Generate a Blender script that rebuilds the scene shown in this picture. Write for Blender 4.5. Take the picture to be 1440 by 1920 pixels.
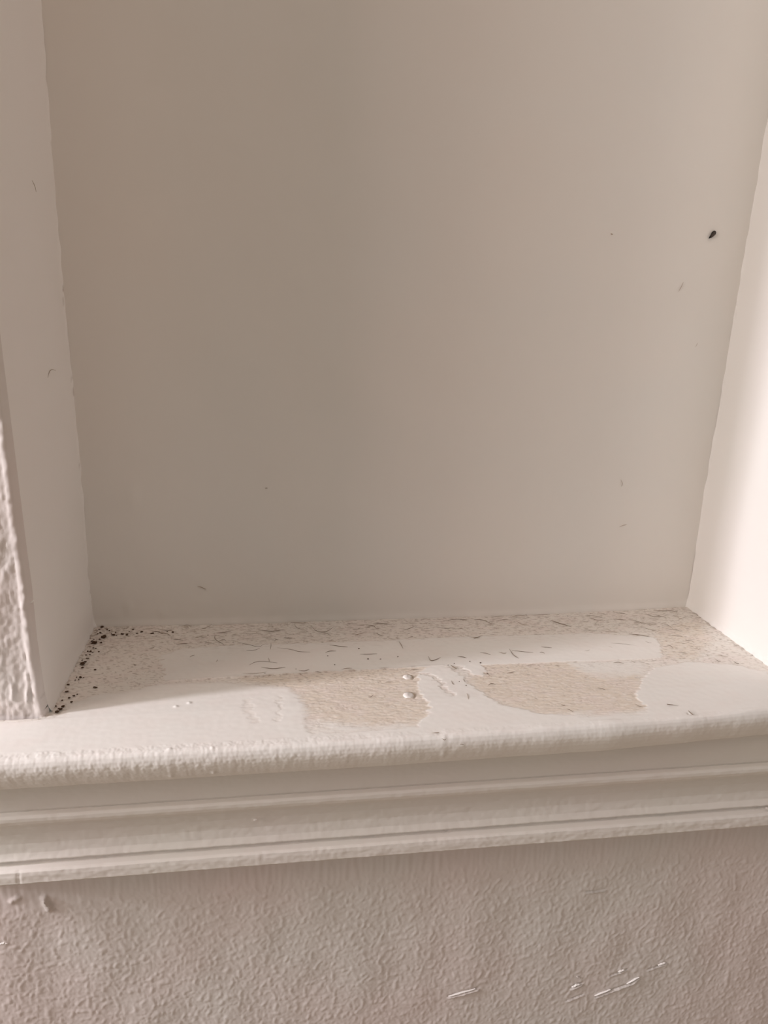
import bpy, bmesh, math, random
import numpy as np
from mathutils import Vector, Matrix

for o in list(bpy.data.objects):
    bpy.data.objects.remove(o)
SC = bpy.context.scene
COL = SC.collection
random.seed(7)
RNG = np.random.default_rng(11)

# ------------------------------------------------------------------ camera
F_PX = 1448.5
RX, RY, RZ = 1.25494547, -0.0270528458, -0.136234238
CAM = np.array([0.10666836, -0.32564147, 0.20509291])
cam_d = bpy.data.cameras.new('camera')
cam = bpy.data.objects.new('camera', cam_d)
COL.objects.link(cam)
cam.location = CAM
cam.rotation_mode = 'XYZ'
cam.rotation_euler = (RX, RY, RZ)
cam_d.sensor_fit = 'VERTICAL'
cam_d.sensor_height = 24.0
cam_d.lens = 24.0 * F_PX / 1920.0
cam_d.clip_start = 0.01
SC.camera = cam

# ------------------------------------------------------------------ light
SC.view_settings.view_transform = 'Standard'
SC.view_settings.look = 'None'
SC.view_settings.gamma = 1.0
SC.view_settings.use_curve_mapping = False
SC.view_settings.exposure = 0.09

w = bpy.data.worlds.new('room_air')
SC.world = w
w.use_nodes = True
bg = w.node_tree.nodes['Background']
bg.inputs['Strength'].default_value = 1.0
_n = w.node_tree.nodes; _l = w.node_tree.links
_tc = _n.new('ShaderNodeTexCoord')
def _lobe(direction, color):
    """soft light of the room from one side, as a colour varying with direction"""
    d = _n.new('ShaderNodeVectorMath'); d.operation = 'DOT_PRODUCT'; d.inputs[1].default_value = direction
    _l.new(_tc.outputs['Generated'], d.inputs[0])
    m = _n.new('ShaderNodeMapRange'); m.inputs['From Min'].default_value = -0.6; m.inputs['From Max'].default_value = 0.9
    _l.new(d.outputs['Value'], m.inputs['Value'])
    c = _n.new('ShaderNodeVectorMath'); c.operation = 'SCALE'; c.inputs[0].default_value = color
    _l.new(m.outputs['Result'], c.inputs['Scale'])
    return c.outputs['Vector']
_sum = None
for _d, _c in [((-1, 0, 0), (0.05, 0.13, 0.15)), ((0, 0, -1), (0.42, 0.275, 0.185))]:
    _v = _lobe(_d, _c)
    if _sum is None:
        _sum = _v
    else:
        _a = _n.new('ShaderNodeVectorMath'); _a.operation = 'ADD'
        _l.new(_sum, _a.inputs[0]); _l.new(_v, _a.inputs[1]); _sum = _a.outputs['Vector']
_l.new(_sum, bg.inputs['Color'])

def light(name, kind, loc, energy, color, **kw):
    d = bpy.data.lights.new(name, kind)
    d.energy = energy
    d.color = color
    for k, v in kw.items():
        setattr(d, k, v)
    o = bpy.data.objects.new(name, d)
    COL.objects.link(o)
    o.location = loc
    return o

# bare bulb of the room, close to the wall, up and to the left
light('wall_lamp', 'POINT', (-1.40, -0.227, 0.426), 22.0, (0.93, 0.95, 1.0), shadow_soft_size=0.035)
# added unseen fill panels balancing the tones, from the left, overhead and right
def panel(name, loc, sx, sy, energy, color):
    o = light(name, 'AREA', loc, energy, color, shape='RECTANGLE', size=sx, size_y=sy)
    o.rotation_euler = (Vector((0.18, 0.05, 0.1)) - o.location).to_track_quat('-Z', 'Y').to_euler()
panel('narrow_left_fill', (-0.70, -0.135, 0.45), 0.05, 0.25, 4.2, (1.0, 0.92, 0.98))  # added narrow fill, keeps the ledge's shadow edge crisp
panel('left_fill', (-1.15, -0.38, 0.5), 0.35, 0.7, 4.6, (0.90, 1.0, 0.95))
panel('front_left_fill', (-1.15, -0.60, 0.5), 0.35, 0.7, 5.6, (1.0, 0.70, 0.64))
panel('overhead_fill', (0.1, -0.9, 1.7), 1.0, 0.8, 6.0, (1.0, 0.76, 0.64))
panel('right_fill', (1.6, -1.0, 0.6), 0.8, 0.8, 2.2, (1.0, 0.88, 0.80))  # added fill that lifts the left side of the niche

# ------------------------------------------------------------------ measures (metres)
W = 0.370          # niche width
D = 0.1068         # niche depth
HN = 1.30          # niche height
SLOPE = -0.056     # the sill leans a little to the back

def rotm(rx, ry, rz):
    return np.array(Matrix.Rotation(rz, 3, 'Z') @ Matrix.Rotation(ry, 3, 'Y') @ Matrix.Rotation(rx, 3, 'X'))
RM = rotm(RX, RY, RZ)
def on_plane(axis, val, u, v):
    d = RM @ np.array([(u - 720) / F_PX, -(v - 960) / F_PX, -1.0])
    t = (val - CAM[axis]) / d[axis]
    return CAM + d * t
def on_sill(u, v):
    d = RM @ np.array([(u - 720) / F_PX, -(v - 960) / F_PX, -1.0])
    P = CAM - d * CAM[2] / d[2]
    if P[1] > 0:
        t = (SLOPE * CAM[1] - CAM[2]) / (d[2] - SLOPE * d[1])
        P = CAM + d * t
    return P

# ------------------------------------------------------------------ noise
def perlin(x, y, seed=0):
    r = np.random.default_rng(seed)
    perm = r.permutation(512)
    perm = np.concatenate([perm, perm])
    ang = r.random(512) * 2 * np.pi
    gx, gy = np.cos(ang), np.sin(ang)
    xi = np.floor(x).astype(int); yi = np.floor(y).astype(int)
    xf = x - xi; yf = y - yi
    u = xf * xf * xf * (xf * (xf * 6 - 15) + 10); v = yf * yf * yf * (yf * (yf * 6 - 15) + 10)
    def g(i, j, a, b):
        h = perm[(perm[(xi + i) % 512] + yi + j) % 512]
        return gx[h] * a + gy[h] * b
    n00 = g(0, 0, xf, yf); n10 = g(1, 0, xf - 1, yf); n01 = g(0, 1, xf, yf - 1); n11 = g(1, 1, xf - 1, yf - 1)
    return ((n00 * (1 - u) + n10 * u) * (1 - v) + (n01 * (1 - u) + n11 * u) * v) * 1.5
def fbm(x, y, seed=0, octv=3):
    s = 0; a = 1
    for k in range(octv):
        s = s + a * perlin(x * 2 ** k, y * 2 ** k, seed + k * 17)
        a *= 0.5
    return s
def sstep(a, b, x):
    t = np.clip((x - a) / (b - a), 0, 1)
    return t * t * (3 - 2 * t)
def poly_sd(px, py, poly):
    """signed distance, positive inside"""
    d = np.full(px.shape, 1e9); inside = np.zeros(px.shape, bool)
    n = len(poly)
    for i in range(n):
        x1, y1 = poly[i]; x2, y2 = poly[(i + 1) % n]
        ex, ey = x2 - x1, y2 - y1
        t = np.clip(((px - x1) * ex + (py - y1) * ey) / (ex * ex + ey * ey + 1e-12), 0, 1)
        d = np.minimum(d, np.hypot(px - x1 - t * ex, py - y1 - t * ey))
        c = ((y1 > py) != (y2 > py)) & (px < (x2 - x1) * (py - y1) / (y2 - y1 + 1e-12) + x1)
        inside ^= c
    return np.where(inside, d, -d)
def line_d(px, py, pts):
    d = np.full(px.shape, 1e9)
    for (x1, y1), (x2, y2) in zip(pts[:-1], pts[1:]):
        ex, ey = x2 - x1, y2 - y1
        t = np.clip(((px - x1) * ex + (py - y1) * ey) / (ex * ex + ey * ey + 1e-12), 0, 1)
        d = np.minimum(d, np.hypot(px - x1 - t * ex, py - y1 - t * ey))
    return d

# ------------------------------------------------------------------ mesh helpers
def grid_mesh(name, P, keep=None, attrs=None, flip=False):
    """P: (n, m, 3) lattice; keep: (n-1, m-1) faces kept"""
    n, m = P.shape[:2]
    idx = np.arange(n * m).reshape(n, m)
    a = idx[:-1, :-1]; b = idx[1:, :-1]; c = idx[1:, 1:]; d = idx[:-1, 1:]
    q = np.stack([a, d, c, b] if flip else [a, b, c, d], -1)
    q = q[keep] if keep is not None else q.reshape(-1, 4)
    used = np.zeros(n * m, bool); used[q.ravel()] = True
    remap = np.cumsum(used) - 1
    co = P.reshape(-1, 3)[used]; q = remap[q]
    me = bpy.data.meshes.new(name)
    me.vertices.add(len(co)); me.vertices.foreach_set('co', co.astype(np.float32).ravel())
    me.loops.add(q.size); me.loops.foreach_set('vertex_index', q.astype(np.int32).ravel())
    me.polygons.add(len(q))
    me.polygons.foreach_set('loop_start', np.arange(0, q.size, 4, dtype=np.int32))
    me.polygons.foreach_set('loop_total', np.full(len(q), 4, dtype=np.int32))
    me.polygons.foreach_set('use_smooth', np.ones(len(q), bool))
    me.update(calc_edges=True)
    for k, v in (attrs or {}).items():
        at = me.attributes.new(k, 'FLOAT', 'POINT')
        at.data.foreach_set('value', v.reshape(-1)[used].astype(np.float32))
    me.validate()
    return me
def link(name, me, mat, parent=None):
    o = bpy.data.objects.new(name, me)
    COL.objects.link(o)
    if mat: me.materials.append(mat)
    if parent: o.parent = parent
    return o
def tag(o, label=None, cat=None, group=None, kind=None):
    if label: o['label'] = label
    if cat: o['category'] = cat
    if group: o['group'] = group
    if kind: o['kind'] = kind
    return o
def axis(*segs):
    """segs: (start, stop, step) ..."""
    out = []
    for a, b, s in segs:
        out.append(np.linspace(a, b, max(2, int(round((b - a) / s)) + 1))[:-1])
    out.append(np.array([segs[-1][1]]))
    return np.concatenate(out)

# ------------------------------------------------------------------ materials
def paint(name, col, rough=0.5, bump=0.0, scale=900.0, tint=None, tint_scale=18.0, spec=0.4):
    m = bpy.data.materials.new(name); m.use_nodes = True
    nt = m.node_tree; b = nt.nodes['Principled BSDF']
    b.inputs['Roughness'].default_value = rough
    b.inputs['Specular IOR Level'].default_value = spec
    tc = nt.nodes.new('ShaderNodeTexCoord')
    nz = nt.nodes.new('ShaderNodeTexNoise'); nz.inputs['Scale'].default_value = tint_scale; nz.inputs['Detail'].default_value = 3
    nt.links.new(tc.outputs['Object'], nz.inputs['Vector'])
    rp = nt.nodes.new('ShaderNodeMapRange'); rp.inputs['From Min'].default_value = 0.38; rp.inputs['From Max'].default_value = 0.62
    nt.links.new(nz.outputs['Fac'], rp.inputs['Value'])
    mx = nt.nodes.new('ShaderNodeMix'); mx.data_type = 'RGBA'
    mx.inputs[6].default_value = (*col, 1); mx.inputs[7].default_value = (*(tint or col), 1)
    nt.links.new(rp.outputs['Result'], mx.inputs[0])
    nt.links.new(mx.outputs[2], b.inputs['Base Color'])
    if bump:
        n2 = nt.nodes.new('ShaderNodeTexNoise'); n2.inputs['Scale'].default_value = scale; n2.inputs['Detail'].default_value = 4
        nt.links.new(tc.outputs['Object'], n2.inputs['Vector'])
        bp = nt.nodes.new('ShaderNodeBump'); bp.inputs['Strength'].default_value = 1.0; bp.inputs['Distance'].default_value = bump
        nt.links.new(n2.outputs['Fac'], bp.inputs['Height'])
        nt.links.new(bp.outputs['Normal'], b.inputs['Normal'])
    return m

WHITE = (0.800, 0.775, 0.745)
M_wall = paint('matte_textured_wall_paint', (0.70, 0.665, 0.635), 0.6, 0.00003, 700, (0.72, 0.64, 0.615), 9)
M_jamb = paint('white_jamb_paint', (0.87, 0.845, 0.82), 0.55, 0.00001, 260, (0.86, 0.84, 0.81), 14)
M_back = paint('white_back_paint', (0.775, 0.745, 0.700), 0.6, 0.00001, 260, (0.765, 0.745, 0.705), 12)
M_trim = paint('white_trim_gloss_paint', (0.765, 0.725, 0.69), 0.42, 0.00003, 500, (0.76, 0.735, 0.69), 14)

# sill: smooth repainted patches (attr bare=0) against bare rough beige ones (bare=1), soiled by grime
M_sill = paint('scuffed_sill_paint', (0.835, 0.81, 0.775), 0.5, 0.00002, 800, (0.83, 0.815, 0.78), 25)
nt = M_sill.node_tree
def attr(nt, name):
    a = nt.nodes.new('ShaderNodeAttribute'); a.attribute_name = name
    return a.outputs['Fac']
old = [l for l in nt.links if l.to_socket.name == 'Base Color'][0]; src = old.from_socket
pb = nt.nodes['Principled BSDF']
def mixin(nt, src, fac, col):
    mx = nt.nodes.new('ShaderNodeMix'); mx.data_type = 'RGBA'
    nt.links.new(fac, mx.inputs[0]); nt.links.new(src, mx.inputs[6]); mx.inputs[7].default_value = (*col, 1)
    return mx.outputs[2]
s1 = mixin(nt, src, attr(nt, 'bare'), (0.735, 0.655, 0.565))
s2 = mixin(nt, s1, attr(nt, 'pink'), (0.79, 0.70, 0.66))
s3 = mixin(nt, s2, attr(nt, 'grime'), (0.20, 0.13, 0.08))
nt.links.new(s3, pb.inputs['Base Color'])
nt2 = M_jamb.node_tree
src = [l for l in nt2.links if l.to_socket.name == 'Base Color'][0].from_socket
nt2.links.new(mixin(nt2, src, attr(nt2, 'grime'), (0.25, 0.18, 0.12)), nt2.nodes['Principled BSDF'].inputs['Base Color'])

def plain(name, col, rough=0.5, spec=0.4):
    m = bpy.data.materials.new(name); m.use_nodes = True
    b = m.node_tree.nodes['Principled BSDF']
    b.inputs['Base Color'].default_value = (*col, 1); b.inputs['Roughness'].default_value = rough
    b.inputs['Specular IOR Level'].default_value = spec
    nz = m.node_tree.nodes.new('ShaderNodeTexNoise'); nz.inputs['Scale'].default_value = 900
    mx = m.node_tree.nodes.new('ShaderNodeMix'); mx.data_type = 'RGBA'
    mx.inputs[6].default_value = (*[c * 0.7 for c in col], 1); mx.inputs[7].default_value = (*[min(1, c * 1.3) for c in col], 1)
    m.node_tree.links.new(nz.outputs['Fac'], mx.inputs[0]); m.node_tree.links.new(mx.outputs[2], b.inputs['Base Color'])
    return m
M_dirt = plain('brown_crumb', (0.07, 0.035, 0.015), 0.9)
M_hair = plain('dark_hair', (0.20, 0.145, 0.10), 0.5)
M_hair2 = plain('pale_hair', (0.33, 0.25, 0.18), 0.5)
M_bug = plain('black_shell', (0.006, 0.004, 0.003), 0.35)
M_bug2 = plain('brown_wing', (0.05, 0.035, 0.025), 0.3)
M_chip = paint('bare_white_chip', (0.80, 0.765, 0.735), 0.4, 0.0, 200)

# ------------------------------------------------------------------ outlines read off the photograph, on their own planes
ZB, XB = zip(*sorted([(-0.03, -0.0018), (-0.005, -0.0018), (0.0264, -0.0022), (0.059, -0.0014), (0.0902, -0.0008), (0.1374, -0.0006), (0.1707, -0.0007), (0.2075, -0.0005), (0.2543, 0.0004), (0.3151, 0.0019), (1.4, 0.004)]))
ZF, XF = zip(*sorted([(-0.03, 0.0), (0.0, -0.0004), (0.01, -0.0014), (0.0391, -0.0018), (0.0637, -0.0012), (0.0796, -0.0014), (0.117, -0.0014), (0.17, -0.0014), (1.4, -0.001)]))
ZR, XR = zip(*sorted([(-0.03, 0.3734), (-0.0021, 0.3734), (0.0187, 0.3736), (0.0658, 0.3729), (0.1169, 0.3735), (0.1648, 0.3736), (0.2126, 0.3735), (0.252, 0.374), (0.2827, 0.3743), (1.4, 0.376)]))
def xb(z): return np.interp(z, ZB, XB)
def xf(z): return np.interp(z, ZF, XF)
def xr(z): return np.interp(z, ZR, XR)
SX = [-0.1, -0.0011, 0.0675, 0.1751, 0.2685, 0.3721, 0.5]
SZ = [-0.0058, -0.0058, -0.0070, -0.0076, -0.0082, -0.0063, -0.0063]
def sill_z(x, y): return np.interp(x, SX, SZ) * np.clip(y, 0, None) / D

RCX, RCY = 0.0050, 0.0070     # worn round of the niche's front corners

# ------------------------------------------------------------------ front wall, a textured sheet with the niche cut out of it
def wall_noise(X, Z):
    wx = X + 0.0016 * perlin(X * 160, Z * 160, 5); wz = Z + 0.0016 * perlin(X * 160, Z * 160, 6)
    a = perlin(wx * 430, wz * 270, 1)
    b = perlin(wx * 820, wz * 560, 2)
    h = 0.00028 * sstep(-0.1, 0.75, a) + 0.00014 * sstep(-.2, 0.6, b) + 0.0005 * perlin(X * 45, Z * 32, 3)
    return h
xs = axis((-0.60, -0.07, 0.02), (-0.07, 0.43, 0.0007), (0.43, 1.0, 0.02))
zs = axis((-0.9, -0.27, 0.03), (-0.27, -0.085, 0.0007), (-0.085, 0.0, 0.004), (0.0, 0.20, 0.0009), (0.20, HN, 0.006), (HN, 1.8, 0.03))
X, Z = np.meshgrid(xs, zs, indexing='ij')
h = wall_noise(X, Z)
# smooth brushed band right under the moulding
band = sstep(-0.113, -0.100, Z + 0.004 * perlin(X * 60, Z * 60, 8)) * (Z < 0)
h = h * (1 - 0.78 * band) + 0.0002 * perlin(X * 420, Z * 60, 9) * band
# left strip beside the niche: dragged, ridged plaster with torn flakes
ls = sstep(0.0, -0.004, X) * (Z > -0.01)
rid = 0.00055 * np.abs(fbm(X * 330, Z * 130, 21, 3)) + 0.0004 * sstep(0.15, .6, perlin(X * 300, Z * 110, 25)) + 0.0006 * perlin(X * 60, Z * 40, 26)
h = h + 0.6 * rid * ls
# gouges and torn ridges
def ridge(h, pts, wd, amp):
    q = [tuple(on_plane(1, 0, *p)[[0, 2]]) for p in pts]
    d = line_d(X, Z, q)
    wob = 1 + 0.6 * perlin(X * 700, Z * 700, 31)
    return h + amp * wob * np.exp(-(d / wd) ** 2)
def gouge(h, pts, wd, amp):
    q = [tuple(on_plane(1, 0, *p)[[0, 2]]) for p in pts]
    q2 = [(a, b - wd * 1.3) for a, b in q]
    return h - amp * np.exp(-(line_d(X, Z, q) / wd) ** 2) + amp * 1.1 * np.exp(-(line_d(X, Z, q2) / wd) ** 2)
h = ridge(h, [(83, 1685), (92, 1703)], 0.0016, 0.0016)
h = ridge(h, [(22, 1690), (34, 1683)], 0.0012, 0.001)
h = gouge(h, [(842, 1868), (866, 1861), (895, 1853)], 0.0007, 0.0010)
h = gouge(h, [(1072, 1852), (1090, 1844)], 0.0007, 0.0011)
h = gouge(h, [(1063, 1876), (1093, 1864)], 0.0005, 0.0006)
h = gouge(h, [(1118, 1868), (1150, 1855), (1185, 1842), (1197, 1833)], 0.0006, 0.0009)
h = gouge(h, [(1145, 1829), (1175, 1818)], 0.0005, 0.0006)
h = gouge(h, [(1215, 1818), (1250, 1806)], 0.0005, 0.0007)
h = gouge(h, [(1100, 1672), (1135, 1668)], 0.0005, 0.0006)
h = ridge(h, [(40, 1143), (46, 1128), (43, 1108)], 0.0012, 0.0012)
h = ridge(h, [(52, 1180), (56, 1205), (66, 1240)], 0.0010, 0.0009)
h = ridge(h, [(47, 1320), (49, 1290), (45, 1270)], 0.0009, 0.0009)
h = ridge(h, [(18, 1318), (20, 1295)], 0.0009, 0.0009)
fade = ((X > -0.075) & (X < 0.435) & (Z > -0.28)).astype(float)
h = h * fade
# rounded edge towards the opening
Y = -h
XL = xf(Z); XRR = xr(Z)
dl = X - (XL - RCX); t = np.clip(dl / RCX, 0, 1)
inz = (Z > -0.004) & (Z < HN + 0.01)
rag = 0.0007 * fbm(X * 0 + 3.1, Z * 130, 41, 3)
Y = np.where((dl + rag > 0) & (X < 0.1) & inz, Y * (1 - t) + RCY * (1 - np.sqrt(1 - np.clip((dl + rag) / RCX, 0, 1) ** 2)), Y)
dr = (XRR + RCX) - X; t2 = np.clip(dr / RCX, 0, 1)
Y = np.where((dr > 0) & (X > 0.1) & inz, Y * (1 - t2) + RCY * (1 - np.sqrt(1 - t2 ** 2)), Y)
# the plaster left of the niche lies a few millimetres deeper than the wall below the ledge
Y = Y + 0.0038 * sstep(-0.25, -0.09, X) * (X < 0.1) * sstep(-0.006, -0.001, Z) * (1 - t)
# snap the sheet to the niche's edge
Xs = X.copy()
step = 0.0007
Xs = np.where((X > XL - step * .99) & (X < 0.1) & inz, XL, Xs)
Xs = np.where((X < XRR + step * .99) & (X > 0.1) & inz, XRR, Xs)
Y = np.where((Xs == XL) & inz & (X < .1), RCY, Y); Y = np.where((Xs == XRR) & inz & (X > .1), RCY, Y)
P = np.stack([Xs, Y, Z], -1)
cx = (X[:-1, :-1] + X[1:, 1:]) / 2; cz = (Z[:-1, :-1] + Z[1:, 1:]) / 2
hole = (X[:-1, :-1] > xf(cz) - step * .99) & (X[1:, 1:] < xr(cz) + step * .99) & (cz > -0.02) & (cz < HN)
wf = link('wall_front', grid_mesh('wall_front', P, ~hole), M_wall)
tag(wf, 'pale pinkish wall with orange peel texture around and below the niche', 'wall', kind='structure')
nt = M_wall.node_tree

# solid body behind the plaster (the niche is sunk into it)
def box_obj(name, boxes, mat, **kw):
    bm = bmesh.new()
    for (x0, x1, y0, y1, z0, z1) in boxes:
        r = bmesh.ops.create_cube(bm, size=1)
        for v in r['verts']:
            v.co = ((x0 + x1) / 2 + v.co.x * (x1 - x0), (y0 + y1) / 2 + v.co.y * (y1 - y0), (z0 + z1) / 2 + v.co.z * (z1 - z0))
    me = bpy.data.meshes.new(name); bm.to_mesh(me); bm.free()
    return link(name, me, mat)

# ------------------------------------------------------------------ niche sides, back and head
def side(name, edge_f, edge_b, left):
    zs = axis((-0.012, 0.36, 0.0015), (0.36, HN, 0.01))
    ts = np.linspace(0, 1, 70)
    T, Zz = np.meshgrid(ts, zs, indexing='ij')
    Yy = RCY + (D - RCY) * T
    Xx = edge_f(Zz) * (1 - T) + edge_b(Zz) * T
    # caulk fillet in the far corner and a wavy paint line
    sgn = 1 if left else -1
    Xx = Xx + sgn * 0.00025 * perlin(Yy * 60, Zz * 30, 51 if left else 52) * sstep(0, .1, T)
    Xx = Xx + sgn * 0.0006 * np.exp(-((1 - T) * (D - RCY) / 0.0012) ** 2) * (1 + 1.2 * perlin(Zz * 90, Zz * 0 + 2, 55))
    # fillet towards the sill
    zf = Zz - sill_z(Xx, Yy)
    Xx = Xx + sgn * 0.0012 * np.exp(-(zf / 0.0016) ** 2) * (1 + .8 * perlin(Yy * 220, Yy * 0, 57))
    gr = np.exp(-((1 - T) * (D - RCY) / 0.0016) ** 2) * sstep(0.25, 0.6, perlin(Zz * 210, Yy * 500, 58)) * sstep(-.1, .4, perlin(Zz * 25, Zz * 0, 59)) * (0.7 if left else 0.12) * (Zz > 0.005)
    gr = gr + sstep(0.02, 0.0, zf) * T ** 2 * 0.10 * (1 if left else 0)
    me = grid_mesh(name, np.stack([Xx, Yy, Zz], -1), None, {'grime': gr}, flip=left)
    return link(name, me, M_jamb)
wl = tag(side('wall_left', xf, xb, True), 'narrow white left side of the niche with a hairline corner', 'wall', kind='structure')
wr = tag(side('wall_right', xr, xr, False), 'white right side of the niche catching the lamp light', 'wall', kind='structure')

zs = axis((-0.02, 0.36, 0.0016), (0.36, HN, 0.01)); xs = axis((-0.006, 0.381, 0.0016))
X, Z = np.meshgrid(xs, zs, indexing='ij')
Yb = D + 0.0005 * perlin(X * 22, Z * 22, 61) + 0.00012 * perlin(X * 140, Z * 140, 62)
# long fillet where back meets sill, and small lumps of old filler
Yb = Yb - 0.0010 * np.exp(-((Z - sill_z(X, np.full_like(X, D))) / 0.0022) ** 2) * (1 + .5 * perlin(X * 120, Z * 0 + 1, 63))
for (u, v, r, a) in [(240, 1137, .0022, .0006), (305, 1148, .0016, .0005), (250, 935, .003, .0005), (150, 905, .002, .0004)]:
    q = on_plane(1, D, u, v)
    Yb = Yb - a * np.exp(-(((X - q[0]) / r) ** 2 + ((Z - q[2]) / (r * 2)) ** 2))
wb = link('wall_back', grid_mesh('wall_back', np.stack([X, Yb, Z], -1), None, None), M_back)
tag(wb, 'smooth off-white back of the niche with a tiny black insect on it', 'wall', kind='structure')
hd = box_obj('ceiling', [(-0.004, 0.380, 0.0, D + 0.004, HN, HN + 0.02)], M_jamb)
tag(hd, 'white head closing the niche at its top', 'ceiling', kind='structure')

# ------------------------------------------------------------------ the sill board
YT = ([-0.1, 0.03, 0.148, 0.208, 0.26, 0.304, 0.345, 0.5], [0.0291, 0.0289, 0.0291, 0.0283, 0.0276, 0.0259, 0.0232, 0.0225])
NOSE = [(0.0, 0.0), (0.0012, -0.0003), (0.0023, -0.0013), (0.0031, -0.003), (0.0034, -0.005), (0.0031, -0.0072), (0.0022, -0.0098), (0.0002, -0.0135), (-0.0026, -0.0170), (-0.0052, -0.0192), (-0.0075, -0.0200)]
NOSE_s = np.cumsum([0] + [math.dist(a, b) for a, b in zip(NOSE[:-1], NOSE[1:])])
nd = np.arange(0, NOSE_s[-1], 0.00045)
noseP = np.interp(nd, NOSE_s, [a for a, b in NOSE]); noseZ = np.interp(nd, NOSE_s, [b for a, b in NOSE])
xs = axis((-0.0675, 0.4375, 0.00045))
ytop = axis((-0.0150, D + 0.003, 0.00050))[::-1]
front = np.linspace(0, 1, 32)[1:]
nx = len(xs)
yt = np.interp(xs, *YT)
rowsP = []; rowsZ = []; rowsN = []
for y in ytop:
    rowsP.append(np.full(nx, y)); rowsZ.append(sill_z(xs, np.full(nx, y))); rowsN.append(0.0)
for k in front:
    rowsP.append(-0.015 * (1 - k) - yt * k); rowsZ.append(np.zeros(nx)); rowsN.append(0.0)
for a, b in zip(noseP[1:], noseZ[1:]):
    rowsP.append(-(yt + a)); rowsZ.append(np.full(nx, b)); rowsN.append(1.0)
rowsP.append(np.full(nx, 0.004)); rowsZ.append(np.full(nx, -0.0200)); rowsN.append(1.0)
Yv = np.array(rowsP).T; Zv = np.array(rowsZ).T; Xv = np.repeat(xs[:, None], Yv.shape[1], 1)
Nf = np.repeat(np.array(rowsN)[None, :], nx, 0)
# returns at both ends: round the ends a little
topm = 1 - Nf
def S(pts):
    return [tuple(on_sill(*p)[:2]) for p in pts]
wx = Xv + 0.0022 * fbm(Xv * 110, Yv * 330, 71, 4); wy = Yv + 0.0007 * fbm(Xv * 150, Yv * 300, 75, 4)
smooth_polys = [
    # long smooth band
    [(302, 1228), (345, 1214), (420, 1208), (520, 1206), (700, 1198), (900, 1188), (1100, 1183), (1225, 1192), (1238, 1206), (1240, 1232), (1060, 1238), (830, 1247), (640, 1256), (460, 1266), (310, 1276)],
    # left front
    [(60, 1352), (118, 1342), (128, 1322), (150, 1312), (190, 1300), (232, 1298), (300, 1281), (420, 1278), (535, 1288), (560, 1300), (572, 1325), (575, 1365), (600, 1392), (400, 1412), (0, 1440), (-100, 1440), (-100, 1360)],
    # middle smear
    [(800, 1249), (838, 1246), (862, 1262), (885, 1285), (905, 1300), (930, 1318), (1010, 1337), (1105, 1343), (1215, 1338), (1215, 1380), (700, 1395), (640, 1385), (660, 1372), (780, 1362), (806, 1335), (800, 1310), (782, 1285), (783, 1262)],
    [(868, 1245), (898, 1243), (915, 1256), (905, 1266), (885, 1262)],
    # right front
    [(1194, 1300), (1205, 1272), (1228, 1250), (1290, 1240), (1380, 1246), (1430, 1258), (1500, 1290), (1560, 1340), (1440, 1350), (1215, 1375), (1211, 1330)],
    # little tongues between the bare patches
    [(1062, 1240), (1200, 1238), (1215, 1250), (1200, 1264), (1135, 1272), (1095, 1262)],
]
sm = np.zeros_like(Xv)
for k, pl in enumerate(smooth_polys):
    sd = poly_sd(wx, wy, S(pl))
    soft = [0.0005, 0.0024, 0.0008, 0.0006, 0.0006, 0.0025][k]
    sm = np.maximum(sm, sstep(-soft, soft, sd) * (1 if k != 5 else 0.6))
# streaks of bare board showing through the middle smear
st = line_d(wx, wy, S([(790, 1262), (810, 1264), (826, 1278), (838, 1294), (850, 1303)]))
sm = sm * (1 - 0.85 * sstep(0.0018, 0.0009, st))
st2 = line_d(wx, wy, S([(465, 1312), (466, 1330), (476, 1352)]))
sm = sm * (1 - 0.45 * sstep(0.0025, 0.0008, st2))
st3 = line_d(wx, wy, S([(526, 1306), (524, 1335), (520, 1350)]))
sm = sm * (1 - 0.4 * sstep(0.0018, 0.0006, st3))
nose_blend = sstep(-0.0245, -0.0262, Yv) * (Xv < .3) + sstep(-0.021, -0.0232, Yv) * (Xv >= .3)
front_s = np.clip(np.maximum(nose_blend, Nf), 0, 1)
sm = np.maximum(sm, np.clip(sstep(-0.0165, -0.0255, Yv + 0.0045 * fbm(Xv * 70, Yv * 160, 78, 3)) * 0.9, 0, 1))
sm = np.maximum(sm, front_s)
# beige tint where boards are bare; paler and pinker in the dusty back strip and right corner
beige_polys = [
    [(450, 1270), (800, 1245), (785, 1262), (800, 1300), (806, 1330), (780, 1360), (640, 1352), (585, 1345), (560, 1300), (530, 1285)],
    [(895, 1243), (1064, 1238), (1100, 1258), (1195, 1264), (1206, 1290), (1212, 1330), (1100, 1338), (1010, 1335), (930, 1315), (880, 1275)],
    [(1238, 1200), (1228, 1178), (1310, 1160), (1330, 1200), (1300, 1232), (1245, 1234)],
]
bg_ = np.zeros_like(Xv)
for k, pl in enumerate(beige_polys):
    bg_ = np.maximum(bg_, sstep(-0.0045, 0.003, poly_sd(wx, wy, S(pl))) * (1 if k < 2 else 0.7))
bare = np.clip((1 - sm) * (0.30 + 0.62 * bg_) * (1 + 0.35 * fbm(Xv * 260, Yv * 520, 81, 3)), 0, 1)
pink = np.clip(sstep(0.25, .9, fbm(Xv * 55, Yv * 90, 83, 2) + .35) * 0.35 * (0.35 + 0.65 * (1 - sm)), 0, 1) * (Yv > -0.03)
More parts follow.
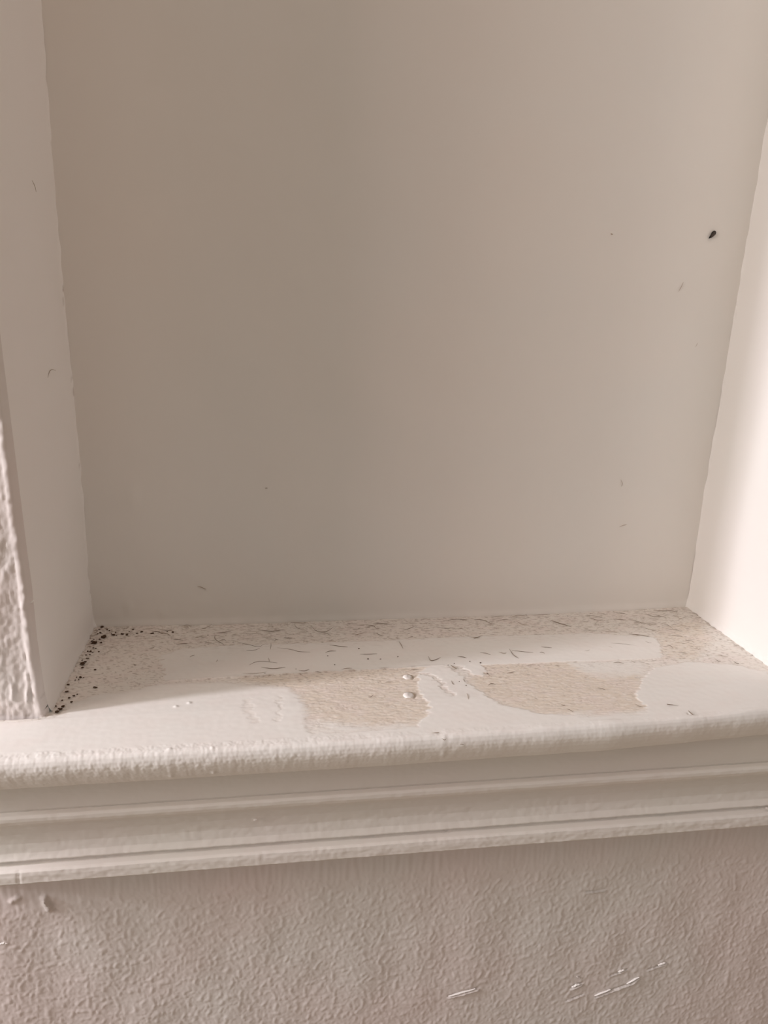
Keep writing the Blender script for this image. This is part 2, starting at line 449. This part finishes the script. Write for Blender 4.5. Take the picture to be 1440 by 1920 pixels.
# fibre-like rough relief, drawn out along the board
fib = np.abs(fbm(wx * 230 + wy * 60, wy * 780, 91, 3))
cr = sstep(0.10, 0.0, fib) * sstep(0.05, 0.5, perlin(Xv * 120, Yv * 160, 93))
rough_h = 0.00019 * fbm(wx * 210 + wy * 140, wy * 800, 95, 3) + 0.00007 * perlin(Xv * 900, Yv * 1500, 97)
H = (1 - sm) * (rough_h - 0.00018 * cr - 0.00030)
H = H + sm * 0.00005 * perlin(Xv * 300, Yv * 300, 99) + 0.00035 * perlin(Xv * 14, Yv * 30, 98)
# raised lip of the long band's front edge, and brushed ripples across the worn nosing
lip = line_d(wx, wy, S([(310, 1276), (460, 1266), (640, 1256), (830, 1246)]))
H = H + 0.00030 * np.exp(-(lip / 0.0008) ** 2)
H = H + front_s * (1 - 0.6 * sstep(0.05, 0.25, Xv)) * (0.00017 * fbm(Xv * 300, (Yv + Zv) * 220, 101, 3) + 0.00010 * perlin(Xv * 900, (Yv - Zv) * 800, 104)) + front_s * 0.0005 * perlin(Xv * 40, Yv * 0 + 3, 103)
# shallow dents and drips
for (u, v, r, a) in [(825, 1374, .0022, -.00025), (832, 1380, .0012, .0003), (925, 1385, .0012, .0007), (905, 1384, .001, .0006), (330, 1325, .0009, .0006), (355, 1318, .0009, .0006), (1292, 1337, .001, -.0006), (398, 1402, .0009, .0006), (318, 1405, .001, .0005)]:
    q = on_sill(u, v); H = H + a * np.exp(-(((Xv - q[0]) / r) ** 2 + ((Yv - q[1]) / r) ** 2))
# blown nail heads get a ring crack to their right
for (u, v) in [(764, 1268), (767, 1303)]:
    q = on_sill(u, v); dd = np.hypot(Xv - q[0], (Yv - q[1])); ang = np.arctan2(Yv - q[1], Xv - q[0])
    H = H - 0.0007 * np.exp(-((dd - 0.0031) / 0.0005) ** 2) * sstep(-0.2, 0.5, np.cos(ang - 0.5))
# grime: cracks, soiling along the back and in both corners
yb = Yv / D
gr = cr * (1 - sm) * 0.45 * sstep(-0.2, .2, Yv + .02)
gr = gr + (1 - sm) * sstep(0.25, 0.6, perlin(wx * 420 + wy * 200, wy * 1100, 111)) * (0.20 + 0.25 * sstep(0.012, 0.035, Yv))
backs = sstep(0.055, 0.095, Yv) * topm
gr = gr + backs * (0.06 + 0.30 * sstep(0.22, 0.55, fbm(wx * 200 + wy * 90, wy * 700, 113, 2)))
cl = np.exp(-(np.clip(Xv - xb(0), 0, None) / 0.004)) * (Yv > 0) + np.exp(-(np.hypot(Xv + 0.001, Yv - D) / 0.018)) * (Yv > 0)
gr = gr + cl * (0.10 + 0.7 * sstep(0.05, 0.5, fbm(Xv * 450, Yv * 450, 115, 2)))
crn = np.exp(-(np.clip(0.3715 - Xv, 0, None) / 0.0016)) * (Yv > 0.0)
gr = gr + crn * 0.45 * sstep(-0.05, 0.4, fbm(Xv * 300, Yv * 300, 117, 2))
st = line_d(wx, wy, S([(440, 1268), (640, 1257), (800, 1246)]))
gr = gr + 0.30 * np.exp(-(st / 0.0007) ** 2) * (0.4 + sstep(0, .5, perlin(Xv * 200, Yv * 100, 118)))
gr = np.clip(gr * topm, 0, 0.85)
bare = bare * topm; pink = pink
Ln = np.where(Nf > 0, 1, 0)
# displace: up on the top, outwards on the nosing
ca = np.clip(-Zv / 0.004, 0, 1) * Nf
Yv2 = Yv - H * ca; Zv2 = Zv + H * (1 - ca)
Xc = (xs[:-1] + xs[1:]) / 2
cy = (Yv[:-1, :-1] + Yv[1:, 1:]) / 2
keep = ~((cy > 0.0015) & (Nf[:-1, :-1] == 0) & ((Xc[:, None] < -0.0035) | (Xc[:, None] > 0.3752)))
sill = link('niche_sill', grid_mesh('niche_sill', np.stack([Xv, Yv2, Zv2], -1), keep, {'bare': bare, 'pink': pink, 'grime': gr}, flip=False), M_sill)
tag(sill, 'white painted ledge at the bottom of the niche, scuffed through to beige board', 'sill')

# end caps of the sill board
for sx, nm in ((-0.0675, 'end_cap'), (0.4375, 'end_cap')):
    bm = bmesh.new()
    ytv = float(np.interp(sx, *YT))
    ring = [(0.0015, 0.0), (-ytv, 0.0)] + [(-(ytv + a), b) for a, b in NOSE[1:]] + [(0.0015, -0.02)]
    vs = [bm.verts.new((sx, a, b)) for a, b in ring]
    vs2 = [bm.verts.new((sx - math.copysign(0.0015, -sx + .2) * -1 * -1, a * 0.98, b * 0.96 - 0.0003)) for a, b in ring]
    bm.faces.new(vs2)
    for i in range(len(vs)):
        j = (i + 1) % len(vs); bm.faces.new([vs[i], vs[j], vs2[j], vs2[i]])
    bmesh.ops.recalc_face_normals(bm, faces=bm.faces)
    me = bpy.data.meshes.new(nm); bm.to_mesh(me); bm.free()
    link(nm, me, M_trim, sill)

# ------------------------------------------------------------------ apron moulding under the ledge, mitred back to the wall at both ends
XL0, XR0 = -0.0375, 0.4075
def sweep(name, prof, mat, seed, amp=0.00012, parent=None, dents=()):
    """prof: (protrusion, z) from top to bottom; the ends return to the wall"""
    s = np.cumsum([0] + [math.dist(a, b) for a, b in zip(prof[:-1], prof[1:])])
    sd = np.unique(np.concatenate([np.arange(0, s[-1], 0.0005), s]))
    p = np.interp(sd, s, [a for a, b in prof]); z = np.interp(sd, s, [b for a, b in prof])
    xs = axis((0, 1, 0.0009 / 0.445))
    n = len(xs)
    Pm = np.repeat(p[None, :], n, 0); Zm = np.repeat(z[None, :], n, 0)
    Xm = (XL0 - Pm) + (XR0 - XL0 + 2 * Pm) * xs[:, None]
    hh = amp * fbm(Xm * 110, Zm * 260, seed, 3) + amp * 0.7 * perlin(Xm * 520, Zm * 420, seed + 5)
    for (x0, z0, rx, rz, a) in dents:
        hh = hh + a * np.exp(-(((Xm - x0) / rx) ** 2 + ((Zm - z0) / rz) ** 2))
    Ym = -(Pm + hh * np.clip(Pm / 0.004, 0, 1))
    # returns: the same profile run back to the wall
    L = np.stack([np.repeat((XL0 - p)[None, :], 5, 0), -np.linspace(0, 1, 5)[:, None] * p[None, :], np.repeat(z[None, :], 5, 0)], -1)
    L[-1, :, 1] = Ym[0]
    Rr = np.stack([np.repeat((XR0 + p)[None, :], 5, 0), -np.linspace(1, 0, 5)[:, None] * p[None, :], np.repeat(z[None, :], 5, 0)], -1)
    Rr[0, :, 1] = Ym[-1]
    G = np.concatenate([L[:-1], np.stack([Xm, Ym, Zm], -1), Rr[1:]], 0)
    return link(name, grid_mesh(name, G, None, None, flip=True), mat, parent)
mould = bpy.data.objects.new('apron_moulding', None); COL.objects.link(mould)
mould.location = (0.185, 0, -0.0925); mould.empty_display_size = 0.02
tag(mould, 'white stepped wooden moulding running below the niche ledge', 'moulding')
q1 = on_plane(1, -0.011, 479, 1538)
fascia = sweep('fascia', [(0.0, -0.0202), (0.0158, -0.0202), (0.0156, -0.0225), (0.0154, -0.0370), (0.0146, -0.0386)], M_trim, 201, 0.00010)
cove = sweep('cove', [(0.0138, -0.0384), (0.0172, -0.0387), (0.0182, -0.0396), (0.0184, -0.0413), (0.0176, -0.0432), (0.0150, -0.0455), (0.0120, -0.0492), (0.0103, -0.0545), (0.0102, -0.0600), (0.0114, -0.0642), (0.0134, -0.0664), (0.0135, -0.0670), (0.0122, -0.0676), (0.0118, -0.0690)], M_trim, 211, 0.00016,
             dents=[(q1[0], q1[2], 0.0009, 0.0009, 0.0006)])
beadm = sweep('bead', [(0.0116, -0.0688), (0.0120, -0.0699), (0.0152, -0.0703), (0.0164, -0.0711), (0.0168, -0.0730), (0.0169, -0.0769), (0.0156, -0.0777), (0.0118, -0.0790), (0.0060, -0.0850), (0.0, -0.0926)], M_trim, 221, 0.00020,
              dents=[(-0.0155, -0.0735, 0.0005, 0.0045, -0.0006), (0.3675, -0.0735, 0.0025, 0.006, -0.0010)])
for o in (fascia, cove, beadm):
    o.parent = mould; o.matrix_parent_inverse = Matrix.Translation(-Vector(mould.location))
beadm['label'] = 'raised bottom bead catching the light'

# ------------------------------------------------------------------ small things
def tube_mesh(name, pts, r, nseg=6, taper=0.35, subdiv=5):
    pts = [Vector(p) for p in pts]
    # Catmull-Rom
    P = [pts[0] + (pts[0] - pts[1])] + pts + [pts[-1] + (pts[-1] - pts[-2])]
    C = []
    for i in range(1, len(P) - 2):
        for k in range(subdiv):
            t = k / subdiv
            C.append(0.5 * ((2 * P[i]) + (-P[i - 1] + P[i + 1]) * t + (2 * P[i - 1] - 5 * P[i] + 4 * P[i + 1] - P[i + 2]) * t * t + (-P[i - 1] + 3 * P[i] - 3 * P[i + 1] + P[i + 2]) * t ** 3))
    C.append(pts[-1])
    bm = bmesh.new(); rings = []
    for i, c in enumerate(C):
        d = (C[min(i + 1, len(C) - 1)] - C[max(i - 1, 0)])
        d = d.normalized() if d.length > 0 else Vector((1, 0, 0))
        a = d.cross(Vector((0.1, 0.2, 1))).normalized(); b = d.cross(a)
        e = min(i, len(C) - 1 - i) / (len(C) / 2)
        rr = r * (taper + (1 - taper) * min(1, e * 1.8))
        rings.append([bm.verts.new(c + a * rr * math.cos(2 * math.pi * k / nseg) + b * rr * math.sin(2 * math.pi * k / nseg)) for k in range(nseg)])
    for r0, r1 in zip(rings[:-1], rings[1:]):
        for k in range(nseg):
            bm.faces.new([r0[k], r0[(k + 1) % nseg], r1[(k + 1) % nseg], r1[k]])
    bm.faces.new(rings[0][::-1]); bm.faces.new(rings[-1])
    for f in bm.faces: f.smooth = True
    me = bpy.data.meshes.new(name); bm.to_mesh(me); bm.free()
    return me
def centred(o):
    me = o.data; c = sum((v.co for v in me.vertices), Vector()) / len(me.vertices)
    me.transform(Matrix.Translation(-c)); o.location = c
    return o
def hair(pts, r, mat, label, group=None, lift=0.00012):
    if len(pts) == 2:
        (a, b), (c, d) = pts; pts = [(a, b), ((a + c) / 2 + (d - b) * .08, (b + d) / 2 + .6), (c, d)]
    w3 = []
    for p in pts:
        q = on_sill(*p); w3.append((q[0], q[1], float(sill_z(q[0], q[1])) + r * 0.8 + lift))
    return tag(centred(link('hair', tube_mesh('hair', w3, r), mat)), label, 'hair', group)

GB = 'hairs and fibres scattered on the ledge'
# traced strands: pixel polylines of what lies on the ledge, dropped onto the ledge itself
NAMED = [
    ([(490, 1250), (512, 1253), (535, 1250)], 1.3, 'short dark bent hair lying lowest in the cluster left of the ledge middle'),
    ([(467, 1246), (480, 1240), (497, 1239), (520, 1242)], 1.0, 'thin dark hair arching above the bent hair on the left ledge'),
    ([(503, 1232), (505, 1240)], 1.0, 'tiny upright stub of hair in the left ledge cluster'),
    ([(520, 1213), (545, 1216), (560, 1220), (582, 1221)], 1.2, 'long wavy hair on the smooth band, left of the ledge middle'),
    ([(610, 1222), (618, 1219), (630, 1219)], 1.1, 'short curved hair right of the long wavy hair'),
    ([(675, 1225), (690, 1225), (707, 1224)], 1.3, 'straight dark hair on the smooth band near the middle'),
    ([(748, 1200), (752, 1206), (756, 1214)], 1.3, 'dark hair standing crosswise at the middle of the band'),
    ([(803, 1229), (808, 1237), (818, 1235), (826, 1231)], 1.4, 'dark hooked hair above the white middle smear'),
    ([(858, 1229), (868, 1230), (875, 1232)], 1.3, 'short straight hair right of the hooked hair'),
    ([(1033, 1159), (1050, 1165), (1072, 1172)], 2.0, 'thick dark splinter-like hair lying at the back, right of middle'),
    ([(955, 1214), (963, 1226), (973, 1233)], 1.2, 'slanting hair on the smooth band right of the middle'),
    ([(960, 1217), (985, 1220), (1000, 1221)], 1.1, 'long thin hair crossing beside the slanting hair'),
    ([(1145, 1204), (1170, 1206), (1196, 1210)], 1.2, 'fine hair near the right end of the smooth band'),
    ([(890, 1157), (905, 1158), (925, 1167)], 1.4, 'dark bent hair against the back, right of the middle'),
    ([(445, 1202), (470, 1208), (485, 1211), (495, 1206)], 1.1, 'bent hair over the left part of the smooth band'),
    ([(462, 1218), (475, 1218), (487, 1214)], 1.1, 'small hair just under the bent hair on the left band'),
    ([(484, 1179), (510, 1181), (535, 1177)], 1.4, 'thick wavy hair at the back left of middle'),
    ([(405, 1185), (418, 1184), (432, 1181)], 1.3, 'short hair at the back, near the left corner clump'),
    ([(403, 1189), (404, 1197), (420, 1207)], 1.2, 'curled hair at the back left'),
    ([(583, 1171), (595, 1181), (612, 1181), (625, 1173)], 1.2, 'cup-shaped hair against the back wall near the middle'),
    ([(690, 1170), (700, 1170), (705, 1175)], 1.4, 'dark crook of hair against the back at the middle'),
    ([(618, 1207), (640, 1210), (652, 1211)], 1.2, 'hair lying flat over the middle left band'),
    ([(900, 1221), (912, 1223), (920, 1226)], 1.1, 'short hair between the middle and the slanting hair'),
    ([(845, 1246), (852, 1251), (857, 1254)], 2.0, 'dark dash at the top of the middle smear'),
    ([(1052, 1322), (1060, 1323)], 1.4, 'dark dash on the right bare patch'),
    ([(1290, 1333), (1296, 1339), (1300, 1342)], 1.8, 'dark nick-like fibre on the right front of the ledge'),
    ([(1262, 1322), (1250, 1321), (1272, 1324)], 1.2, 'pale fibre on the smooth right front of the ledge'),
    ([(1180, 1187), (1200, 1189), (1218, 1193)], 1.5, 'dark fibre at the right end of the band, before the rough corner'),
    ([(250, 1246), (256, 1247)], 1.8, 'single dark dash on the left corner of the ledge'),
]
for pts, r, lab in NAMED:
    hair(pts, r * 0.00012, M_hair, lab)
# the many finer ones
MORE = [(365, 1195, 385, 1193), (383, 1201, 402, 1205), (430, 1208, 440, 1207), (340, 1173, 360, 1172), (375, 1178, 398, 1168), (532, 1193, 548, 1194), (545, 1165, 573, 1166), (552, 1168, 566, 1177),
        (606, 1185, 621, 1189), (612, 1200, 630, 1201), (508, 1204, 507, 1216), (515, 1201, 522, 1198), (570, 1197, 569, 1203), (650, 1165, 668, 1167), (662, 1176, 675, 1175), (665, 1188, 682, 1184), (700, 1165, 735, 1168),
        (705, 1184, 718, 1190), (725, 1192, 742, 1197), (755, 1178, 778, 1170), (765, 1193, 775, 1191), (790, 1166, 803, 1164), (820, 1172, 850, 1173), (830, 1160, 880, 1158), (880, 1191, 905, 1188), (888, 1194, 900, 1193),
        (920, 1150, 945, 1152), (960, 1152, 985, 1150), (1005, 1148, 1032, 1148), (930, 1160, 958, 1158), (968, 1160, 988, 1167), (1100, 1150, 1135, 1157), (1105, 1155, 1135, 1160), (1120, 1147, 1140, 1150), (1150, 1158, 1175, 1160),
        (1180, 1160, 1210, 1170), (1225, 1143, 1255, 1144), (1230, 1152, 1250, 1157), (1240, 1145, 1270, 1147), (1195, 1163, 1230, 1169), (1200, 1174, 1235, 1183), (1240, 1167, 1262, 1178), (1272, 1173, 1290, 1175), (1250, 1180, 1280, 1184),
        (1090, 1178, 1120, 1180), (1130, 1180, 1160, 1183), (1150, 1146, 1175, 1149), (1212, 1150, 1240, 1155), (1262, 1152, 1282, 1162), (1255, 1190, 1280, 1193), (1285, 1200, 1302, 1204), (1265, 1203, 1285, 1206), (1250, 1209, 1263, 1215),
        (1210, 1201, 1222, 1204), (1140, 1210, 1150, 1213), (1015, 1210, 1035, 1212), (1012, 1221, 1022, 1223), (935, 1220, 950, 1222), (1095, 1218, 1106, 1216), (1270, 1222, 1290, 1225), (1345, 1229, 1365, 1232), (1340, 1235, 1352, 1240),
        (1375, 1240, 1386, 1244), (1300, 1216, 1315, 1219), (1150, 1242, 1170, 1243), (1183, 1238, 1192, 1240), (455, 1262, 500, 1259), (560, 1256, 580, 1254), (590, 1258, 602, 1260), (640, 1254, 660, 1252), (770, 1255, 785, 1254),
        (300, 1180, 325, 1180), (300, 1186, 320, 1190), (285, 1183, 305, 1188), (280, 1215, 290, 1212), (262, 1231, 272, 1226), (322, 1197, 340, 1198), (330, 1207, 352, 1205), (405, 1240, 408, 1236), (415, 1198, 424, 1199), (356, 1231, 365, 1227),
        (720, 1280, 735, 1278), (690, 1307, 700, 1303), (1120, 1290, 1135, 1294), (905, 1262, 920, 1268), (915, 1285, 930, 1283), (950, 1262, 965, 1259), (985, 1247, 1005, 1245), (1190, 1320, 1205, 1326), (1062, 1330, 1075, 1336),
        (810, 1375, 824, 1374), (828, 1385, 836, 1387), (862, 1396, 870, 1397), (875, 1300, 878, 1312), (846, 1276, 852, 1283), (868, 1272, 872, 1278)]
def hair_words(u, v):
    back = v < 1196 + (u < 500) * 8
    if back:
        k = 'left' if u < 480 else 'left of middle' if u < 700 else 'right of middle' if u < 1000 else 'right' if u < 1190 else 'far right corner'
        t = {'left': 'fine hair in the dust along the back of the ledge, toward its left end', 'left of middle': 'fine hair along the back of the ledge, just left of its middle',
             'right of middle': 'fine hair along the back of the ledge, just right of its middle', 'right': 'fine fibre along the back of the ledge, right of the thick splinter-like hair',
             'far right corner': 'fine fibre in the dusty back right corner of the ledge'}[k]
        return t, 'fine hairs along the back of the ledge, ' + k
    if u > 1205: return 'short fibre on the rough right end of the ledge beside the bright side wall', 'fibres on the rough right end'
    if u < 360: return 'short fibre on the rough left end of the ledge', 'fibres on the rough left end'
    if v < 1236 and u < 1205: return 'short fibre on the long smooth band of the ledge', 'fibres on the smooth band'
    if v > 1368: return 'short dark fibre on the rounded front edge of the ledge', 'fibres on the front edge'
    if u < 800: return 'short fibre on the bare beige patch left of the middle smear', 'fibres on the left bare patch'
    if u < 885: return 'short fibre on or above the white middle smear', 'fibres around the middle smear'
    return 'short fibre on the bare beige patch right of the middle smear', 'fibres on the right bare patch'
for i, (a, b, c, d) in enumerate(MORE):
    mx_, my_ = (a + c) / 2 + random.uniform(-2, 2), (b + d) / 2 + random.uniform(-2.5, 2.5)
    hair([(a, b), (mx_, my_), (c, d)], random.uniform(0.8, 1.3) * 0.00012, M_hair if i % 3 else M_hair2,
         *hair_words(mx_, my_))

# fibres clinging to the upright surfaces
def wall_hair(pts, axis_i, val, r, mat, label, off=0.0002):
    w3 = []
    for u, v in pts:
        q = on_plane(axis_i, val, u, v); q[axis_i] = val + off; w3.append(tuple(q))
    return tag(centred(link('hair', tube_mesh('hair', w3, r), mat)), label, 'hair')
BK = D - 0.0003
wall_hair([(370, 1099), (378, 1101), (387, 1105)], 1, BK, 0.00018, M_hair2, 'short hair stuck low on the back of the niche, to the left', -0.0002)
wall_hair([(497, 915), (502, 915)], 1, BK, 0.0002, M_hair2, 'faint fleck of fibre at mid height on the back of the niche', -0.0002)
wall_hair([(1164, 899), (1167, 907), (1165, 912)], 1, BK, 0.00013, M_hair2, 'upper of two small fibres low on the right of the niche back', -0.0002)
wall_hair([(1161, 988), (1168, 985), (1175, 983)], 1, BK, 0.00013, M_hair2, 'lower of two small fibres low on the right of the niche back', -0.0002)
wall_hair([(1281, 529), (1277, 538), (1272, 547)], 1, BK, 0.00014, M_hair2, 'fine straight fibre below the black insect', -0.0002)
wall_hair([(1308, 643), (1304, 650)], 1, BK, 0.00010, M_hair2, 'tiny pale fibre close to the right corner of the niche', -0.0002)
wall_hair([(1145, 438), (1149, 440)], 1, BK, 0.00025, M_hair2, 'small grey speck left of the black insect', -0.0002)
wall_hair([(89, 708), (92, 697), (97, 693), (104, 695)], 0, -0.0008, 0.00013, M_hair2, 'curled hair stuck on the left side of the niche', 0.0002)
wall_hair([(59, 338), (64, 348), (67, 360)], 0, -0.0006, 0.00013, M_hair2, 'straight pale hair high on the left side of the niche', 0.0002)

# black insect on the back wall
q = on_plane(1, BK, 1335, 440)
bug = bpy.data.objects.new('dead_insect', None); COL.objects.link(bug)
bug.location = (q[0], D - 0.0008, q[2]); bug.empty_display_size = 0.003
tag(bug, 'tiny black insect stuck high on the right of the niche back wall', 'insect')
A2 = on_plane(1, BK, 1339.5, 434); B2 = on_plane(1, BK, 1329, 445)
dirv = Vector((B2[0] - A2[0], 0, B2[2] - A2[2])); L_ = dirv.length; ang = math.atan2(dirv.z, dirv.x)
def lathe(name, prof, mat, parent, loc, rot_y, flat=(1, 1), nseg=14):
    bm = bmesh.new(); rings = []
    for (t, r) in prof:
        rings.append([bm.verts.new((t, r * math.cos(2 * math.pi * k / nseg) * flat[0], r * math.sin(2 * math.pi * k / nseg) * flat[1])) for k in range(nseg)])
    for r0, r1 in zip(rings[:-1], rings[1:]):
        for k in range(nseg): bm.faces.new([r0[k], r0[(k + 1) % nseg], r1[(k + 1) % nseg], r1[k]])
    bm.faces.new(rings[0][::-1]); bm.faces.new(rings[-1])
    for f in bm.faces: f.smooth = True
    bmesh.ops.recalc_face_normals(bm, faces=bm.faces)
    me = bpy.data.meshes.new(name); bm.to_mesh(me); bm.free()
    o = link(name, me, mat, parent); o.location = loc; o.rotation_euler = (0, rot_y, 0)
    return o
lathe('body', [(-.0024, .0004), (-.0021, .0009), (-.0013, .00125), (-.0004, .0012), (.0004, .0009), (.0012, .0006), (.0022, .00045), (.0029, .0001)], M_bug, bug, (0, 0, 0), -ang, (0.55, 1))
for s in (-1, 1):
    lathe('wing', [(-.0016, .0002), (-.0008, .0006), (.0004, .0007), (.0014, .0004), (.0020, .0001)], M_bug2, bug, (0.0001, -0.00055, s * 0.0003), -ang, (0.3, 1))

# crumbs of dirt in the left corner
def crumb_mesh(seed):
    bm = bmesh.new(); bmesh.ops.create_icosphere(bm, subdivisions=2, radius=1)
    r = random.Random(seed)
    ph = [r.uniform(0, 6) for _ in range(6)]
    for v in bm.verts:
        k = 1 + 0.28 * math.sin(v.co.x * 3 + ph[0]) + 0.25 * math.sin(v.co.y * 4 + ph[1]) + 0.2 * math.sin(v.co.z * 5 + ph[2])
        v.co *= k; v.co.z *= 0.6
    me = bpy.data.meshes.new('dirt_crumb'); bm.to_mesh(me); bm.free(); me.materials.append(M_dirt)
    return me
CM = [crumb_mesh(i) for i in range(7)]
def crumb(u, v, r, label, group=None, stretch=1.0, rot=None):
    q = on_sill(u, v)
    o = bpy.data.objects.new('dirt_crumb', random.choice(CM)); COL.objects.link(o)
    o.location = (q[0], q[1], float(sill_z(q[0], q[1])) + r * 0.35)
    o.scale = (r * stretch, r, r * 0.8); o.rotation_euler = (0, 0, rot if rot is not None else random.uniform(0, 3))
    return tag(o, label, 'dirt', group)
crumb(178, 1206, .0012, 'biggest dark brown crumb in the back left corner of the ledge', stretch=1.5)
crumb(195, 1195, .0011, 'dark brown crumb just right of the biggest crumb', stretch=1.4)
crumb(229, 1189, .0007, 'small dark crumb at the back, third from the left corner')
crumb(213, 1191, .0008, 'brown crumb at the back between two darker crumbs')
crumb(155, 1245, .0010, 'dark crumb halfway along the left edge of the ledge', stretch=1.3)
crumb(107, 1335, .0007, 'dark crumb at the front left end of the dirt line', stretch=1.8, rot=.8)
crumb(285, 1187, .0006, 'brown crumb at the back right of the corner clump', stretch=1.6, rot=.5)
crumb(673, 1214, .00035, 'tiny round black speck on the smooth band near the middle')
crumb(881, 1238, .0003, 'tiny black speck above the middle smear')
crumb(901, 1241, .0004, 'small dark speck at the upper left of the right bare patch')
crumb(746, 1229, .0003, 'tiny dark speck above the nail heads')
CR = [(186, 1181), (192, 1176), (200, 1181), (206, 1183), (184, 1188), (177, 1200), (172, 1202), (186, 1199), (210, 1188), (219, 1191), (237, 1190), (243, 1185), (175, 1215), (180, 1217), (184, 1222), (170, 1222), (165, 1222), (174, 1224),
      (168, 1228), (161, 1229), (163, 1236), (155, 1238), (165, 1235), (151, 1247), (160, 1241), (154, 1252), (143, 1270), (147, 1274), (150, 1271), (141, 1276), (157, 1271), (128, 1285), (126, 1297), (117, 1313), (130, 1309), (135, 1316),
      (145, 1303), (139, 1305), (111, 1328), (114, 1330), (104, 1323), (117, 1326), (120, 1323), (178, 1256), (178, 1290), (250, 1181), (256, 1187), (324, 1185), (314, 1183), (265, 1184), (189, 1186), (173, 1208), (190, 1206), (217, 1186),
      (390, 1188), (437, 1203), (615, 1228), (628, 1245), (555, 1253), (496, 1262), (690, 1234), (713, 1233), (851, 1241), (915, 1262), (840, 1245), (862, 1277), (874, 1285), (1065, 1151), (986, 1148)]
def crumb_words(u, v):
    if u >= 330: return 'tiny dark speck scattered on the ledge away from the left corner', 'specks on the ledge'
    if v < 1200 and u > 200: return 'small crumb along the back edge, right of the left corner', 'crumbs along the back edge'
    if v < 1212: return 'tiny brown crumb packed into the back left corner', 'crumbs packed in the back left corner'
    if v < 1262: return 'tiny brown crumb along the back half of the ledge left edge', 'crumbs along the back half of the left edge'
    return 'tiny brown crumb along the front half of the ledge left edge', 'crumbs along the front half of the left edge'
for (u, v) in CR:
    left = u < 330
    crumb(u + random.uniform(-1, 1), v + random.uniform(-1, 1), random.uniform(.00030, .00062) if left else random.uniform(.0002, .00032),
          *(crumb_words(u, v)), stretch=random.uniform(1, 1.9))

# two blown nail heads under the paint
for (u, v, r, lab) in [(764, 1268, .0024, 'upper of two round painted nail heads on the bare middle of the ledge'), (766, 1303, .0027, 'lower of two round painted nail heads, whiter, with a cracked rim')]:
    q = on_sill(u, v)
    t = bpy.data.objects.new('nail_head', None); COL.objects.link(t); t.location = (q[0], q[1], float(sill_z(q[0], q[1])) - 0.0004); t.empty_display_size = .003
    tag(t, lab, 'nail head')
    bm = bmesh.new(); nseg = 28; rings = []
    for rr, zz in [(1.0, -.0004), (0.98, .0002), (0.88, .0006), (0.7, .00085), (0.45, .0010), (0.2, .00108)]:
        rings.append([bm.verts.new((r * rr * math.cos(a) * (1 + .06 * math.sin(3 * a)), r * rr * math.sin(a) * .95, zz * (1 + .25 * math.cos(a - 2.5)))) for a in [2 * math.pi * k / nseg for k in range(nseg)]])
    for r0, r1 in zip(rings[:-1], rings[1:]):
        for k in range(nseg): bm.faces.new([r0[k], r0[(k + 1) % nseg], r1[(k + 1) % nseg], r1[k]])
    bm.faces.new(rings[-1])
    for f in bm.faces: f.smooth = True
    me = bpy.data.meshes.new('paint_cap'); bm.to_mesh(me); bm.free()
    link('paint_cap', me, M_chip, t)
    pts = [(r * 1.12 * math.cos(a), r * 1.08 * math.sin(a), .0004) for a in np.linspace(-0.6, 2.0, 7)]
    link('cracked_rim', tube_mesh('cracked_rim', pts, 0.00016), M_hair2, t)

# torn white flakes of paint on the wall and the left plaster
def flake(u, v, du, dv, wd, label, group=None, y=-0.0008):
    a = on_plane(1, y, u - du / 2, v - dv / 2); b = on_plane(1, y, u + du / 2, v + dv / 2)
    A = Vector(a); B = Vector(b); d = B - A; n = d.cross(Vector((0, 1, 0))).normalized()
    if n.z < 0: n = -n
    bm = bmesh.new(); K = 9; top = []; bot = []; fr = []
    for k in range(K):
        t = k / (K - 1); e = math.sin(math.pi * (0.06 + 0.88 * t)) * (0.7 + 0.5 * random.random())
        c = A + d * t + n * random.uniform(-.1, .1) * wd
        top.append(bm.verts.new(c + n * wd * e * .5 + Vector((0, .0006, 0)))); bot.append(bm.verts.new(c - n * wd * e * .5 + Vector((0, .0006, 0)))); fr.append(bm.verts.new(c + n * wd * .1 * e + Vector((0, -.00025 * e, 0))))
    for k in range(K - 1):
        bm.faces.new([top[k], top[k + 1], fr[k + 1], fr[k]]); bm.faces.new([fr[k], fr[k + 1], bot[k + 1], bot[k]]); bm.faces.new([bot[k], bot[k + 1], top[k + 1], top[k]])
    bm.faces.new([top[0], fr[0], bot[0]]); bm.faces.new([top[-1], bot[-1], fr[-1]])
    bmesh.ops.recalc_face_normals(bm, faces=bm.faces)
    me = bpy.data.meshes.new('paint_flake'); bm.to_mesh(me); bm.free()
    return tag(centred(link('paint_flake', me, M_chip)), label, 'paint flake', group)
flake(5, 1770, 18, -2, .0022, 'bright white paint flake on the wall at the left margin of the view')
flake(866, 1862, 50, -14, .0012, 'long white scrape on the lower wall, leftmost of the scratches')
flake(1080, 1849, 16, -6, .0018, 'short bright chip at the left end of the slanting scratches')
flake(1187, 1839, 24, -13, .0012, 'bright nick at the upper end of the longest scratch')
flake(1165, 1821, 12, -4, .0008, 'small pale nick above the longest scratch')
flake(1241, 1808, 14, -5, .0009, 'small bright nick farthest right among the scratches')
flake(1130, 1862, 30, -12, .0008, 'thin pale scrape in the middle of the slanting scratches')
flake(1085, 1834, 8, 3, .0009, 'tiny pale chip just above the short bright chip')
flake(479, 1538, 8, -1, .0009, 'tiny white chip on the moulding left of its middle', y=-0.0125)
flake(1440, 1517, 6, 3, .001, 'tiny pale chip on the moulding at the right margin', y=-0.0150)
print('faces', sum(len(o.data.polygons) for o in bpy.data.objects if o.type == 'MESH'))
